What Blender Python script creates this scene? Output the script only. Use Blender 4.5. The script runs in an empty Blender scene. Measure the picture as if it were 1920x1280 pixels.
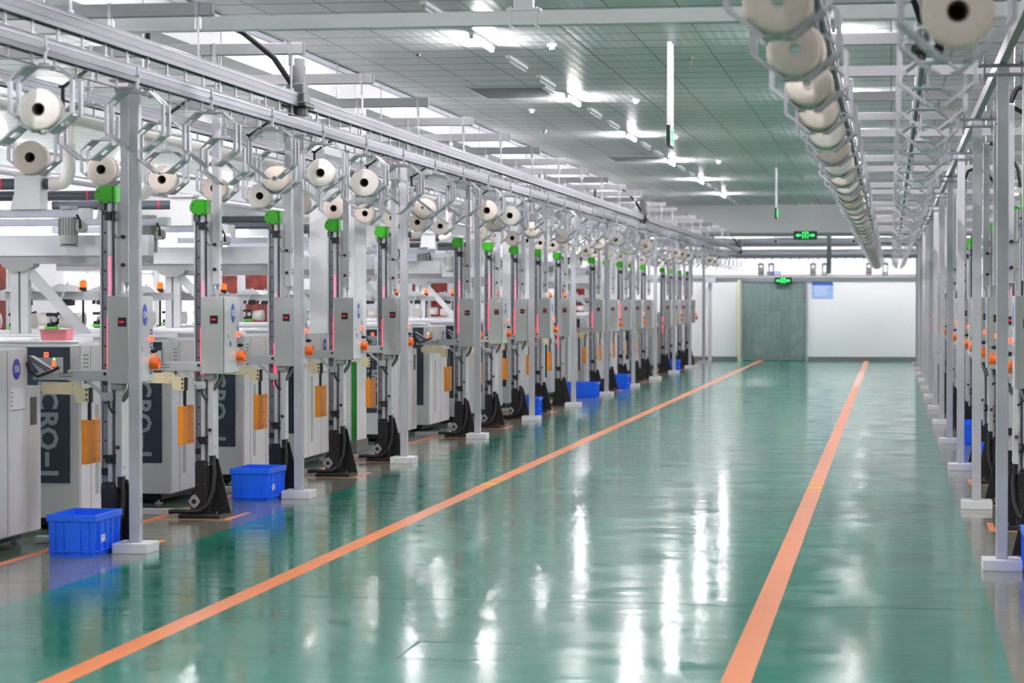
import bpy, math, random
from mathutils import Vector, Matrix

random.seed(7)
scene = bpy.context.scene
C = scene.collection

# ------------------------------------------------------------------ camera, world, exposure
cam_data = bpy.data.cameras.new('camera')
cam = bpy.data.objects.new('camera', cam_data)
C.objects.link(cam)
cam_data.sensor_width = 36.0
cam_data.lens = 85.0
cam_data.clip_end = 300
cam.location = (0, 0, 1.75)
cam.rotation_euler = (math.radians(90 - 0.948), 0, math.radians(8.902))
cam_data.dof.use_dof = True
cam_data.dof.focus_distance = 21.0
cam_data.dof.aperture_fstop = 3.6
scene.camera = cam

world = bpy.data.worlds.new('world')
scene.world = world
world.use_nodes = True
world.node_tree.nodes['Background'].inputs[0].default_value = (1, 1, 1, 1)
world.node_tree.nodes['Background'].inputs[1].default_value = 0.6

scene.view_settings.view_transform = 'Standard'
scene.view_settings.look = 'None'
scene.view_settings.gamma = 1.0
scene.view_settings.use_curve_mapping = False
scene.view_settings.exposure = 1.02
LAMP = 265.0          # emission of a lit fluorescent tube
WINDOW_GLOW = 0.95    # glow of the added left windows, used as fill light

# ------------------------------------------------------------------ materials
def srgb(c):
    return tuple((x / 255 / 12.92 if x / 255 <= 0.04045 else ((x / 255 + 0.055) / 1.055) ** 2.4) for x in c) + (1.0,)

MATS = {}
def mat(name, rgb, rough=0.5, metal=0.0, noise=0.0, nscale=8.0, emit=None, estr=0.0, alpha=1.0, trans=0.0, coat=0.0, bump=0.0, spec=0.5):
    m = bpy.data.materials.new(name)
    m.use_nodes = True
    nt = m.node_tree
    b = nt.nodes['Principled BSDF']
    col = srgb(rgb)
    b.inputs['Base Color'].default_value = col
    b.inputs['Roughness'].default_value = rough
    b.inputs['Metallic'].default_value = metal
    b.inputs['Coat Weight'].default_value = coat
    b.inputs['Specular IOR Level'].default_value = spec
    b.inputs['Transmission Weight'].default_value = trans
    b.inputs['Alpha'].default_value = alpha
    if emit:
        b.inputs['Emission Color'].default_value = srgb(emit)
        b.inputs['Emission Strength'].default_value = estr
    tc = nt.nodes.new('ShaderNodeTexCoord')
    n = nt.nodes.new('ShaderNodeTexNoise')
    n.inputs['Scale'].default_value = nscale
    n.inputs['Detail'].default_value = 3
    nt.links.new(tc.outputs['Object'], n.inputs['Vector'])
    if noise > 0:
        r = nt.nodes.new('ShaderNodeValToRGB')
        r.color_ramp.elements[0].position = 0.3
        r.color_ramp.elements[1].position = 0.7
        r.color_ramp.elements[0].color = tuple(max(0, v * (1 - noise)) for v in col[:3]) + (1,)
        r.color_ramp.elements[1].color = tuple(min(1, v * (1 + noise)) for v in col[:3]) + (1,)
        nt.links.new(n.outputs['Fac'], r.inputs['Fac'])
        nt.links.new(r.outputs['Color'], b.inputs['Base Color'])
    if bump > 0:
        bp = nt.nodes.new('ShaderNodeBump')
        bp.inputs['Strength'].default_value = bump
        bp.inputs['Distance'].default_value = 0.01
        nt.links.new(n.outputs['Fac'], bp.inputs['Height'])
        nt.links.new(bp.outputs['Normal'], b.inputs['Normal'])
    MATS[name] = m
    return m

mat('white_wall', (232, 234, 236), 0.6, noise=0.03, nscale=0.6)
mat('white_paint', (226, 228, 230), 0.35, noise=0.03, nscale=3)
mat('post_paint', (186, 187, 193), 0.35, noise=0.05, nscale=4)
mat('arm_paint', (162, 163, 166), 0.55, noise=0.05, nscale=3)
mat('machine_paint', (202, 205, 206), 0.38, noise=0.04, nscale=2)
mat('machine_white', (226, 228, 232), 0.38, noise=0.03, nscale=2)
mat('box_paint', (178, 182, 180), 0.42, noise=0.03, nscale=3)
mat('aluminium', (176, 180, 190), 0.34, metal=0.6, noise=0.04, nscale=5)
mat('mast_metal', (208, 210, 217), 0.33, metal=0.25, noise=0.04, nscale=5)
mat('rail_metal', (134, 138, 146), 0.38, metal=0.45, noise=0.06, nscale=3)
mat('dark_metal', (98, 100, 102), 0.4, metal=0.5, noise=0.1, nscale=10)
mat('zinc', (184, 186, 192), 0.32, metal=0.5, noise=0.06, nscale=12)
mat('casing_grey', (122, 124, 128), 0.5, noise=0.06, nscale=8)
mat('motor_grey', (158, 162, 158), 0.45, noise=0.05, nscale=8)
mat('black_steel', (24, 25, 27), 0.38, noise=0.1, nscale=6)
mat('black_rubber', (18, 19, 21), 0.5, noise=0.1, nscale=10)
mat('navy_panel', (38, 52, 66), 0.5, noise=0.05, nscale=3)
mat('letter_grey', (146, 160, 170), 0.5, noise=0.02)
mat('cap_green', (52, 168, 16), 0.4, noise=0.06, nscale=10)
mat('tape_green', (34, 150, 50), 0.5, noise=0.1, nscale=10)
mat('bright_green', (90, 220, 60), 0.45, noise=0.05)
mat('orange_box', (246, 152, 34), 0.42, noise=0.03, nscale=6)
mat('orange_shroud', (250, 120, 40), 0.4, noise=0.04, nscale=20)
mat('beige_plastic', (222, 210, 172), 0.45, noise=0.04, nscale=8)
mat('crate_blue', (20, 108, 252), 0.38, noise=0.04, nscale=5)
mat('yarn', (214, 202, 192), 0.85, noise=0.05, nscale=30, bump=0.3)
mat('yarn_pale', (234, 228, 222), 0.85, noise=0.04, nscale=30, bump=0.3)
mat('core_brown', (70, 58, 46), 0.8, noise=0.1, nscale=20)
mat('core_white', (200, 196, 190), 0.6, noise=0.05, nscale=20)
mat('pvc_white', (228, 226, 220), 0.35, noise=0.03, nscale=3)
mat('pvc_dark', (72, 78, 86), 0.3, noise=0.05, nscale=3)
mat('label_blue', (60, 80, 190), 0.4, noise=0.02)
mat('label_white', (240, 242, 246), 0.5, noise=0.02)
mat('label_red', (215, 60, 80), 0.5, noise=0.02)
mat('pink_plastic', (240, 140, 150), 0.5, noise=0.04)
mat('skirting', (110, 112, 112), 0.5, noise=0.05)
mat('beacon_orange', (255, 84, 10), 0.25, emit=(255, 90, 20), estr=0.9, noise=0.03)
mat('lamp_red', (255, 40, 30), 0.3, emit=(255, 60, 30), estr=2.5, noise=0.02)
mat('led_green', (60, 255, 90), 0.3, emit=(60, 255, 90), estr=2.0, noise=0.02)
mat('digit_red', (200, 20, 40), 0.3, emit=(230, 20, 50), estr=0.5, noise=0.02)
mat('beam_red', (225, 90, 110), 0.4, emit=(255, 50, 90), estr=0.9, noise=0.03, nscale=12)  # red light on the masts, put into an emissive colour
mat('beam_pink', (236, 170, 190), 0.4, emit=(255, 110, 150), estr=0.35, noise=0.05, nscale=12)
mat('sign_black', (14, 34, 26), 0.3, noise=0.02)
mat('sign_green', (40, 255, 110), 0.3, emit=(40, 255, 110), estr=0.75, noise=0.02)
mat('tube_lit', (255, 255, 255), 0.4, emit=(255, 247, 251), estr=LAMP, noise=0.0)
mat('tube_off', (225, 230, 232), 0.2, noise=0.02)
mat('poster_blue', (50, 92, 190), 0.4, noise=0.03)
mat('poster_light', (150, 178, 226), 0.4, noise=0.12, nscale=25)
mat('grille', (112, 114, 112), 0.6, noise=0.5, nscale=60)
mat('pale_yellow', (214, 214, 170), 0.5, noise=0.05)
mat('yellow_paint', (236, 196, 20), 0.5, noise=0.05)
mat('orange_glass', (104, 22, 6), 0.12, noise=0.95, nscale=6, emit=(200, 40, 0), estr=0.05)
mat('beam_teal', (132, 144, 140), 0.4, noise=0.05)
mat('film', (196, 206, 208), 0.15, noise=0.3, nscale=5, bump=0.8)

def nodes_of(name):
    m = bpy.data.materials.new(name)
    m.use_nodes = True
    MATS[name] = m
    return m, m.node_tree, m.node_tree.nodes['Principled BSDF']

# epoxy floor paints: shiny, very slightly wavy
def floor_mat(name, rgb, rough=0.10, var=0.12):
    m, nt, b = nodes_of(name)
    col = srgb(rgb)
    tc = nt.nodes.new('ShaderNodeTexCoord')
    n = nt.nodes.new('ShaderNodeTexNoise'); n.inputs['Scale'].default_value = 0.7; n.inputs['Detail'].default_value = 5
    nt.links.new(tc.outputs['Object'], n.inputs['Vector'])
    r = nt.nodes.new('ShaderNodeValToRGB')
    r.color_ramp.elements[0].position = 0.25; r.color_ramp.elements[1].position = 0.75
    r.color_ramp.elements[0].color = tuple(v * (1 - var) for v in col[:3]) + (1,)
    r.color_ramp.elements[1].color = tuple(min(1, v * (1 + var)) for v in col[:3]) + (1,)
    nt.links.new(n.outputs['Fac'], r.inputs['Fac'])
    nt.links.new(r.outputs['Color'], b.inputs['Base Color'])
    # scuffs in the gloss
    n2 = nt.nodes.new('ShaderNodeTexNoise'); n2.inputs['Scale'].default_value = 2.2; n2.inputs['Detail'].default_value = 6
    nt.links.new(tc.outputs['Object'], n2.inputs['Vector'])
    mr = nt.nodes.new('ShaderNodeMapRange')
    mr.inputs['From Min'].default_value = 0.35; mr.inputs['From Max'].default_value = 0.7
    mr.inputs['To Min'].default_value = rough * 0.8; mr.inputs['To Max'].default_value = rough * 1.7
    nt.links.new(n2.outputs['Fac'], mr.inputs['Value'])
    nt.links.new(mr.outputs['Result'], b.inputs['Roughness'])
    b.inputs['IOR'].default_value = 1.55
    n3 = nt.nodes.new('ShaderNodeTexNoise'); n3.inputs['Scale'].default_value = 3.0; n3.inputs['Detail'].default_value = 3
    mp = nt.nodes.new('ShaderNodeMapping'); mp.inputs['Scale'].default_value = (0.45, 1.5, 1)
    nt.links.new(tc.outputs['Object'], mp.inputs['Vector']); nt.links.new(mp.outputs['Vector'], n3.inputs['Vector'])
    bp = nt.nodes.new('ShaderNodeBump'); bp.inputs['Strength'].default_value = 0.16; bp.inputs['Distance'].default_value = 0.02
    nt.links.new(n3.outputs['Fac'], bp.inputs['Height'])
    nt.links.new(bp.outputs['Normal'], b.inputs['Normal'])
floor_mat('floor_green', (14, 130, 108), 0.12)
floor_mat('floor_grey', (120, 122, 108), 0.11)
floor_mat('floor_olive', (84, 104, 90), 0.14)
mat('floor_orange', (234, 130, 62), 0.35, noise=0.03, nscale=3)
floor_mat('floor_joint', (40, 84, 72), 0.3)

# ceiling of ribbed metal panels laid like bricks
m, nt, b = nodes_of('ceiling_panel')
tc = nt.nodes.new('ShaderNodeTexCoord')
br = nt.nodes.new('ShaderNodeTexBrick')
br.inputs['Scale'].default_value = 1.0
br.offset = 0.0
br.inputs['Brick Width'].default_value = 0.63
br.inputs['Row Height'].default_value = 0.7
br.inputs['Mortar Size'].default_value = 0.012
br.inputs['Mortar Smooth'].default_value = 0.3
br.inputs['Color1'].default_value = srgb((206, 210, 208))
br.inputs['Color2'].default_value = srgb((196, 202, 200))
br.inputs['Mortar'].default_value = srgb((120, 126, 124))
nt.links.new(tc.outputs['Object'], br.inputs['Vector'])
sx = nt.nodes.new('ShaderNodeSeparateXYZ'); nt.links.new(tc.outputs['Object'], sx.inputs[0])
md = nt.nodes.new('ShaderNodeMath'); md.operation = 'FLOORED_MODULO'; md.inputs[1].default_value = 0.7
nt.links.new(sx.outputs['Y'], md.inputs[0])
lt = nt.nodes.new('ShaderNodeMath'); lt.operation = 'LESS_THAN'; lt.inputs[1].default_value = 0.045
nt.links.new(md.outputs[0], lt.inputs[0])
mx = nt.nodes.new('ShaderNodeMix'); mx.data_type = 'RGBA'
nt.links.new(lt.outputs[0], mx.inputs['Factor'])
nt.links.new(br.outputs['Color'], mx.inputs[6]); mx.inputs[7].default_value = srgb((104, 112, 110))
nt.links.new(mx.outputs[2], b.inputs['Base Color'])
b.inputs['Metallic'].default_value = 0.1
b.inputs['Roughness'].default_value = 0.36
wv = nt.nodes.new('ShaderNodeTexWave'); wv.bands_direction = 'X'
wv.inputs['Scale'].default_value = 3.2
nt.links.new(tc.outputs['Object'], wv.inputs['Vector'])
bp = nt.nodes.new('ShaderNodeBump'); bp.inputs['Strength'].default_value = 0.14; bp.inputs['Distance'].default_value = 0.01
nt.links.new(wv.outputs['Fac'], bp.inputs['Height'])
bp2 = nt.nodes.new('ShaderNodeBump'); bp2.inputs['Strength'].default_value = 0.5; bp2.inputs['Distance'].default_value = 0.01; bp2.invert = True
nt.links.new(br.outputs['Fac'], bp2.inputs['Height'])
nt.links.new(bp.outputs['Normal'], bp2.inputs['Normal'])
nt.links.new(bp2.outputs['Normal'], b.inputs['Normal'])

# glowing panes added for a white background and fill light
m, nt, b = nodes_of('frosted_window')
b.inputs['Base Color'].default_value = (0.9, 0.92, 0.95, 1)
b.inputs['Emission Color'].default_value = (0.95, 0.98, 1, 1)
tc = nt.nodes.new('ShaderNodeTexCoord')
wv = nt.nodes.new('ShaderNodeTexWave'); wv.bands_direction = 'Y'
wv.inputs['Scale'].default_value = 1.3; wv.inputs['Distortion'].default_value = 1.5
nt.links.new(tc.outputs['Object'], wv.inputs['Vector'])
mr = nt.nodes.new('ShaderNodeMapRange')
mr.inputs['To Min'].default_value = WINDOW_GLOW * 0.75; mr.inputs['To Max'].default_value = WINDOW_GLOW
nt.links.new(wv.outputs['Fac'], mr.inputs['Value'])
nt.links.new(mr.outputs['Result'], b.inputs['Emission Strength'])

# clear pvc strips
m, nt, b = nodes_of('clear_strip')
b.inputs['Base Color'].default_value = srgb((170, 196, 192))
b.inputs['Roughness'].default_value = 0.12
b.inputs['Alpha'].default_value = 0.32
m.surface_render_method = 'BLENDED'

# ------------------------------------------------------------------ geometry helpers
class MB:
    def __init__(s):
        s.v = []; s.f = []; s.m = []; s.mats = []; s.cur = 0; s.smooth = []
    def use(s, name):
        if name not in s.mats: s.mats.append(name)
        s.cur = s.mats.index(name); return s
    def add(s, vs, fs, smooth=False):
        o = len(s.v)
        s.v += [tuple(p) for p in vs]
        for f in fs:
            s.f.append([i + o for i in f]); s.m.append(s.cur); s.smooth.append(smooth)
        return s
    def box(s, x0, x1, y0, y1, z0, z1, c=0.0):
        if x0 > x1: x0, x1 = x1, x0
        if y0 > y1: y0, y1 = y1, y0
        if z0 > z1: z0, z1 = z1, z0
        if c <= 0:
            v = [(x, y, z) for z in (z0, z1) for x, y in ((x0, y0), (x1, y0), (x1, y1), (x0, y1))]
            return s.add(v, [(3, 2, 1, 0), (4, 5, 6, 7), (0, 1, 5, 4), (1, 2, 6, 5), (2, 3, 7, 6), (3, 0, 4, 7)])
        c = min(c, (x1 - x0) * .45, (y1 - y0) * .45, (z1 - z0) * .45)
        def ring(i, z):
            a, b_, e, g = x0 + i, x1 - i, y0 + i, y1 - i
            return [(a + c, e, z), (b_ - c, e, z), (b_, e + c, z), (b_, g - c, z), (b_ - c, g, z), (a + c, g, z), (a, g - c, z), (a, e + c, z)]
        v = ring(c * .7, z0) + ring(0, z0 + c) + ring(0, z1 - c) + ring(c * .7, z1)
        fs = [tuple(reversed(range(8))), tuple(range(24, 32))]
        for k in range(3):
            for i in range(8):
                j = (i + 1) % 8
                fs.append((k * 8 + i, k * 8 + j, k * 8 + 8 + j, k * 8 + 8 + i))
        return s.add(v, fs)
    def cyl(s, p0, p1, r, n=16, r2=None, cap=True):
        p0 = Vector(p0); p1 = Vector(p1); d = (p1 - p0).normalized()
        r2 = r if r2 is None else r2
        a = Vector((0, 0, 1)) if abs(d.z) < 0.9 else Vector((1, 0, 0))
        u = d.cross(a).normalized(); w = d.cross(u)
        v = []
        for p, rr in ((p0, r), (p1, r2)):
            for i in range(n):
                t = 2 * math.pi * i / n
                v.append(p + u * math.cos(t) * rr + w * math.sin(t) * rr)
        fs = [(i, (i + 1) % n, n + (i + 1) % n, n + i) for i in range(n)]
        s.add(v, fs, True)
        if cap:
            s.add(v[:n], [tuple(reversed(range(n)))]); s.add(v[n:], [tuple(range(n))])
        return s
    def lathe(s, prof, origin, axis='Y', n=24):     # prof: list of (r, t) along the axis
        o = Vector(origin); v = []
        for r, t in prof:
            for i in range(n):
                a = 2 * math.pi * i / n; c_, q = math.cos(a) * r, math.sin(a) * r
                v.append(o + (Vector((c_, t, q)) if axis == 'Y' else Vector((t, c_, q)) if axis == 'X' else Vector((c_, q, t))))
        fs = []
        for k in range(len(prof) - 1):
            for i in range(n):
                j = (i + 1) % n
                fs.append((k * n + i, k * n + j, k * n + n + j, k * n + n + i))
        return s.add(v, fs, True)
    def tube(s, pts, r, n=8):
        pts = [Vector(p) for p in pts]; v = []
        u = None
        for i, p in enumerate(pts):
            d = (pts[min(i + 1, len(pts) - 1)] - pts[max(i - 1, 0)]).normalized()
            if u is None:
                a = Vector((0, 0, 1)) if abs(d.z) < 0.9 else Vector((1, 0, 0))
                u = d.cross(a).normalized()
            else:
                u = (u - d * u.dot(d)).normalized()
            w = d.cross(u)
            for k in range(n):
                t = 2 * math.pi * k / n
                v.append(p + u * math.cos(t) * r + w * math.sin(t) * r)
        fs = []
        for i in range(len(pts) - 1):
            for k in range(n):
                j = (k + 1) % n
                fs.append((i * n + k, i * n + j, (i + 1) * n + j, (i + 1) * n + k))
        s.add(v, fs, True)
        s.add(v[:n], [tuple(reversed(range(n)))]); s.add(v[-n:], [tuple(range(n))])
        return s
    def prism(s, poly, a0, a1, axis='Y'):           # poly: 2-D outline, extruded from a0 to a1 along axis
        n = len(poly)
        def P(p, a):
            return (p[0], a, p[1]) if axis == 'Y' else (a, p[0], p[1]) if axis == 'X' else (p[0], p[1], a)
        v = [P(p, a0) for p in poly] + [P(p, a1) for p in poly]
        fs = [tuple(reversed(range(n))), tuple(range(n, 2 * n))] + [(i, (i + 1) % n, n + (i + 1) % n, n + i) for i in range(n)]
        return s.add(v, fs)
    def bar(s, p0, p1, w, t, side=(0, 1, 0)):        # flat bar, width w along 'side', thickness t
        p0 = Vector(p0); p1 = Vector(p1); d = (p1 - p0).normalized(); sd = Vector(side).normalized(); nn = d.cross(sd).normalized()
        v = []
        for p in (p0 - d * t * .3, p1 + d * t * .3):
            for a, b_ in ((-1, -1), (1, -1), (1, 1), (-1, 1)):
                v.append(p + sd * a * w / 2 + nn * b_ * t / 2)
        return s.add(v, [(0, 1, 2, 3), (7, 6, 5, 4), (0, 4, 5, 1), (1, 5, 6, 2), (2, 6, 7, 3), (3, 7, 4, 0)])
    def mesh(s, name, mir=False):
        me = bpy.data.meshes.new(name)
        v = [(-p[0], p[1], p[2]) for p in s.v] if mir else s.v
        f = [list(reversed(q)) for q in s.f] if mir else s.f
        me.from_pydata([tuple(p) for p in v], [], f)
        for nm in s.mats: me.materials.append(MATS[nm])
        me.polygons.foreach_set('material_index', s.m)
        me.polygons.foreach_set('use_smooth', s.smooth)
        me.update()
        # consistent outward normals
        import bmesh
        bm = bmesh.new(); bm.from_mesh(me)
        bmesh.ops.recalc_face_normals(bm, faces=bm.faces)
        bm.to_mesh(me); bm.free()
        return me
    def build(s, name, parent=None, loc=(0, 0, 0), mir=False):
        o = bpy.data.objects.new(name, s.mesh(name, mir))
        C.objects.link(o); o.location = loc
        if parent: o.parent = parent
        return o

def B(matname): return MB().use(matname)

def empty(name, loc=(0, 0, 0)):
    o = bpy.data.objects.new(name, None); C.objects.link(o); o.location = loc
    o.empty_display_size = 0.1
    return o
def tag(o, label, cat, group=None, kind=None):
    o['label'] = label; o['category'] = cat
    if group: o['group'] = group
    if kind: o['kind'] = kind
    return o
def struct(o):
    o['kind'] = 'structure'; return o
CH = {}
def kids(o):
    return [c for c in o.children]
def copy_tree(o, parent=None, keep=None):
    c = o.copy(); C.objects.link(c)
    if parent: c.parent = parent
    for k in list(o.children):
        if keep is None or keep(k): copy_tree(k, c, keep)
    return c
ONES = ['', 'first', 'second', 'third', 'fourth', 'fifth', 'sixth', 'seventh', 'eighth', 'ninth', 'tenth', 'eleventh', 'twelfth',
        'thirteenth', 'fourteenth', 'fifteenth', 'sixteenth', 'seventeenth', 'eighteenth', 'nineteenth']
def nth(n):
    if n < 20: return ONES[n]
    t = {2: 'twent', 3: 'thirt', 4: 'fort', 5: 'fift', 6: 'sixt'}[n // 10]
    return t + 'ieth' if n % 10 == 0 else t + 'y-' + ONES[n % 10]

TEXTS = {}
def text_mesh(txt, size):
    key = (txt, size)
    if key not in TEXTS:
        cu = bpy.data.curves.new('lettering', 'FONT')
        cu.body = txt; cu.size = size; cu.align_x = 'CENTER'; cu.align_y = 'CENTER'; cu.resolution_u = 2
        cu.extrude = 0.0008; cu.offset = size * 0.03
        t = bpy.data.objects.new('lettering', cu); C.objects.link(t)
        dg = bpy.context.evaluated_depsgraph_get()
        me = bpy.data.meshes.new_from_object(t.evaluated_get(dg))
        TEXTS[key] = ([tuple(v.co) for v in me.vertices], [tuple(p.vertices) for p in me.polygons])
        bpy.data.objects.remove(t); bpy.data.curves.remove(cu); bpy.data.meshes.remove(me)
    return TEXTS[key]
def put_text(mb, matname, txt, size, o, U, V):
    vs, fs = text_mesh(txt, size)
    o = Vector(o); U = Vector(U); V = Vector(V); N = U.cross(V)
    mb.use(matname); mb.add([o + U * p[0] + V * p[1] + N * p[2] for p in vs], fs)
    return mb

# ------------------------------------------------------------------ the hall
YF = 71.5; ZC = 4.4; XL = -18.0; XR = 12.0; Y0 = -6.0
fl = MB()
edges = [(XL, -5.90, 'floor_olive'), (-5.90, -5.82, 'floor_orange'), (-5.82, -5.03, 'floor_grey'), (-5.03, -3.87, 'floor_green'),
         (-3.87, -3.73, 'floor_orange'), (-3.73, -0.77, 'floor_green'), (-0.77, -0.63, 'floor_orange'), (-0.63, 0.57, 'floor_green'),
         (0.57, 1.36, 'floor_grey'), (1.36, 1.44, 'floor_orange'), (1.44, XR, 'floor_olive')]
for a, b_, mn in edges:
    fl.use(mn)
    fl.add([(a, Y0, 0), (b_, Y0, 0), (b_, 80, 0), (a, 80, 0)], [(0, 1, 2, 3)])
struct(fl.build('floor'))
cl = B('ceiling_panel')
cl.add([(XL, Y0, ZC), (XR, Y0, ZC), (XR, 66.6, ZC), (XL, 66.6, ZC)], [(3, 2, 1, 0)])
cl.add([(XL, Y0, ZC + .02), (XR, Y0, ZC + .02), (XR, 66.6, ZC + .02), (XL, 66.6, ZC + .02)], [(0, 1, 2, 3)])
struct(cl.build('ceiling'))
struct(B('white_wall').box(XL, XR, 66.6, 66.8, 3.58, ZC + .1).build('wall_bulkhead'))
struct(B('white_wall').box(XL, XR, 66.8, YF, 4.3, 4.4).build('ceiling_recess'))
# far wall with the doorway
w = B('white_wall')
DX0, DX1, DZ = -4.32, -2.47, 2.37
w.box(XL, DX0, YF, YF + .2, 0, 4.5).box(DX1, XR, YF, YF + .2, 0, 4.5).box(DX0, DX1, YF, YF + .2, DZ, 4.5)
struct(w.build('wall_back'))
struct(B('white_wall').box(XR, XR + .2, Y0, 80, 0, ZC + .1).build('wall_right'))
struct(B('white_wall').box(XL, XR, Y0 - .2, Y0, 0, ZC + .1).build('wall_front'))
wl = B('white_wall')
wl.box(XL - .2, XL, Y0, 80, 0, 1.0).box(XL - .2, XL, Y0, 80, 3.9, ZC + .1)
for k in range(13):
    wl.box(XL - .2, XL, Y0 + k * 7.08, Y0 + k * 7.08 + .5, 1.0, 3.9)
struct(wl.build('wall_left'))
for k in range(12):  # windows added to glow as bright background and fill
    ya = Y0 + k * 7.08 + .5; yb = Y0 + (k + 1) * 7.08
    g = B('frosted_window').box(XL - .12, XL - .08, ya, yb, 1.0, 3.9)
    wn = struct(g.build('window_%d' % (k + 1)))
    fr = B('white_paint')
    for j in range(5):
        yy = ya + (yb - ya) * j / 4
        fr.box(XL - .08, XL - .02, yy - .03, yy + .03, 1.0, 3.9)
    fr.box(XL - .08, XL - .02, ya, yb, 1.0, 1.06).box(XL - .08, XL - .02, ya, yb, 3.84, 3.9).box(XL - .08, XL - .02, ya, yb, 2.4, 2.46)
    fr.build('window_frame', wn)
struct(B('skirting').box(XL, DX0 - .1, YF - .03, YF, 0, .13).box(DX1 + .05, XR, YF - .03, YF, 0, .13).build('baseboard_back'))
# white down-stand girder on the left of the aisle ceiling
struct(B('white_wall').box(-6.55, -6.16, Y0, 66.6, 4.04, ZC, 0).build('trim_1'))
struct(B('aluminium').box(-6.16, -6.12, Y0, 66.6, ZC - .06, ZC - .01).build('trim_2'))
# room behind the doorway
bk = B('floor_joint')
bk.box(-5.5, -1.5, 79, 79.1, 0, 3).box(-5.6, -5.5, YF + .2, 79, 0, 3).box(-1.5, -1.4, YF + .2, 79, 0, 3).box(-5.5, -1.5, YF + .2, 79, 3, 3.1)
struct(bk.build('wall_passage'))
dr = B('aluminium').box(DX0 - .1, DX0, YF - .06, YF, 0, DZ + .06).box(DX1, DX1 + .06, YF - .06, YF, 0, DZ + .06).box(DX0 - .1, DX1 + .8, YF - .08, YF, DZ, DZ + .06)
dr.use('pale_yellow').box(DX0 - .14, DX0 - .06, YF - .09, YF - .06, 0, DZ)
struct(dr.build('trim_3'))

# pillars
PCORD = [27.5, 41.66, 55.82]
for i, y in enumerate(PCORD):
    p = B('white_wall').box(-6.7, -6.15, y, y + .6, 0, ZC, .01)
    o = p.build('building_pillar')
    tag(o, 'square white building pillar with grey base, %s from the camera' % nth(i + 1), 'pillar', 'building pillars between the machines')
    B('skirting').box(-6.715, -6.135, y - .015, y + .615, 0, .13).build('skirting', o)
    B('tape_green').box(-6.2, -6.145, y - .005, y, .13, 1.25).box(-6.15, -6.145, y - .005, y + .05, .13, 1.25).build('corner_tape', o)

# ------------------------------------------------------------------ ceiling lamps
def lamp_proto(lit):
    h = B('white_paint').box(-.03, .03, -.64, .64, -.035, 0, .005)
    h.use('zinc').box(-.018, .018, -.64, -.61, -.07, -.03).box(-.018, .018, .61, .64, -.07, -.03)
    o = h.build('fluorescent_lamp')
    B('tube_lit' if lit else 'tube_off').cyl((0, -.61, -.058), (0, .61, -.058), .015, 8).build('tube', o)
    return o
lp = {True: None, False: None}
rows = [-14.7, -11.15, -7.6, -4.08, -.55, 3.0, 6.5]
ROWN = {-14.7: 'farthest left', -11.15: 'second left', -7.6: 'machine side', -4.08: 'aisle left', -.55: 'aisle right', 3.0: 'right machine', 6.5: 'farthest right'}
ylit = [24.1 + 7.08 * k for k in range(-3, 6)]
def put_lamp(x, y, lit, label, group):
    if lp[lit] is None:
        lp[lit] = lamp_proto(lit); o = lp[lit]
    else:
        o = copy_tree(lp[lit])
    o.location = (x, y, ZC)
    tag(o, label, 'lamp', group)
for x in rows:
    for i, y in enumerate(ylit):
        put_lamp(x, y, True, 'lit fluorescent tube on the ceiling, %s from the camera in the %s row' % (nth(i + 1), ROWN[x]), 'lit fluorescent lamps')
n = 0
for i, y in enumerate(ylit):
    for d in (2.3, 4.6):
        if y + d > 15 and y + d < 66:
            n += 1
            put_lamp(-4.08, y + d, False, 'unlit fluorescent tube on the ceiling, %s unlit one from the camera' % nth(n), 'unlit fluorescent lamps')
for i in range(7):  # unseen lamps, added to brighten the far wall
    o = copy_tree(lp[True]); o.location = (-10.3 + 3.1 * i, 69.9, 4.3); o.rotation_euler = (0, 0, math.pi / 2)
    tag(o, 'lit tube in the ceiling recess before the far wall, %s from the left' % nth(i + 1), 'lamp', 'recess lamps')
for i, (x0, x1, y0, y1) in enumerate([(-5.15, -4.25, 29.5, 30.9), (-5.1, -4.2, 44.0, 45.2)]):
    g = B('white_paint').box(x0 - .05, x1 + .05, y0 - .05, y1 + .05, ZC - .02, ZC)
    o = g.build('ceiling_vent')
    tag(o, ['larger near', 'smaller distant'][i] + ' grey return air grille in the tiled ceiling', 'vent', 'ceiling grilles')
    B('grille').box(x0, x1, y0, y1, ZC - .026, ZC - .02).build('grille', o)
for i, (x, y) in enumerate([(-3.45, 24.7), (-3.3, 31.6), (-3.4, 38.6), (-3.2, 45.6), (-4.9, 33), (-5.3, 37)]):
    o = B('white_paint').cyl((0, 0, 0), (0, 0, -.03), .05, 14).cyl((0, 0, -.03), (0, 0, -.06), .03, 12).build('smoke_detector', loc=(x, y, ZC))
    tag(o, 'small white round smoke detector, %s from the camera on the ceiling' % nth(i + 1), 'smoke detector', 'smoke detectors')
for i, (x, y) in enumerate([(-2.15, 26.3), (-5.0, 25.5), (-1.2, 33)]):
    o = B('dark_metal').cyl((0, 0, 0), (0, 0, -.02), .035, 10).cyl((0, 0, -.02), (0, 0, -.09), .008, 8).build('sprinkler_head', loc=(x, y, ZC))
    tag(o, 'small sprinkler head under the ceiling, %s from the camera' % nth(i + 1), 'sprinkler', 'sprinkler heads')

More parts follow.
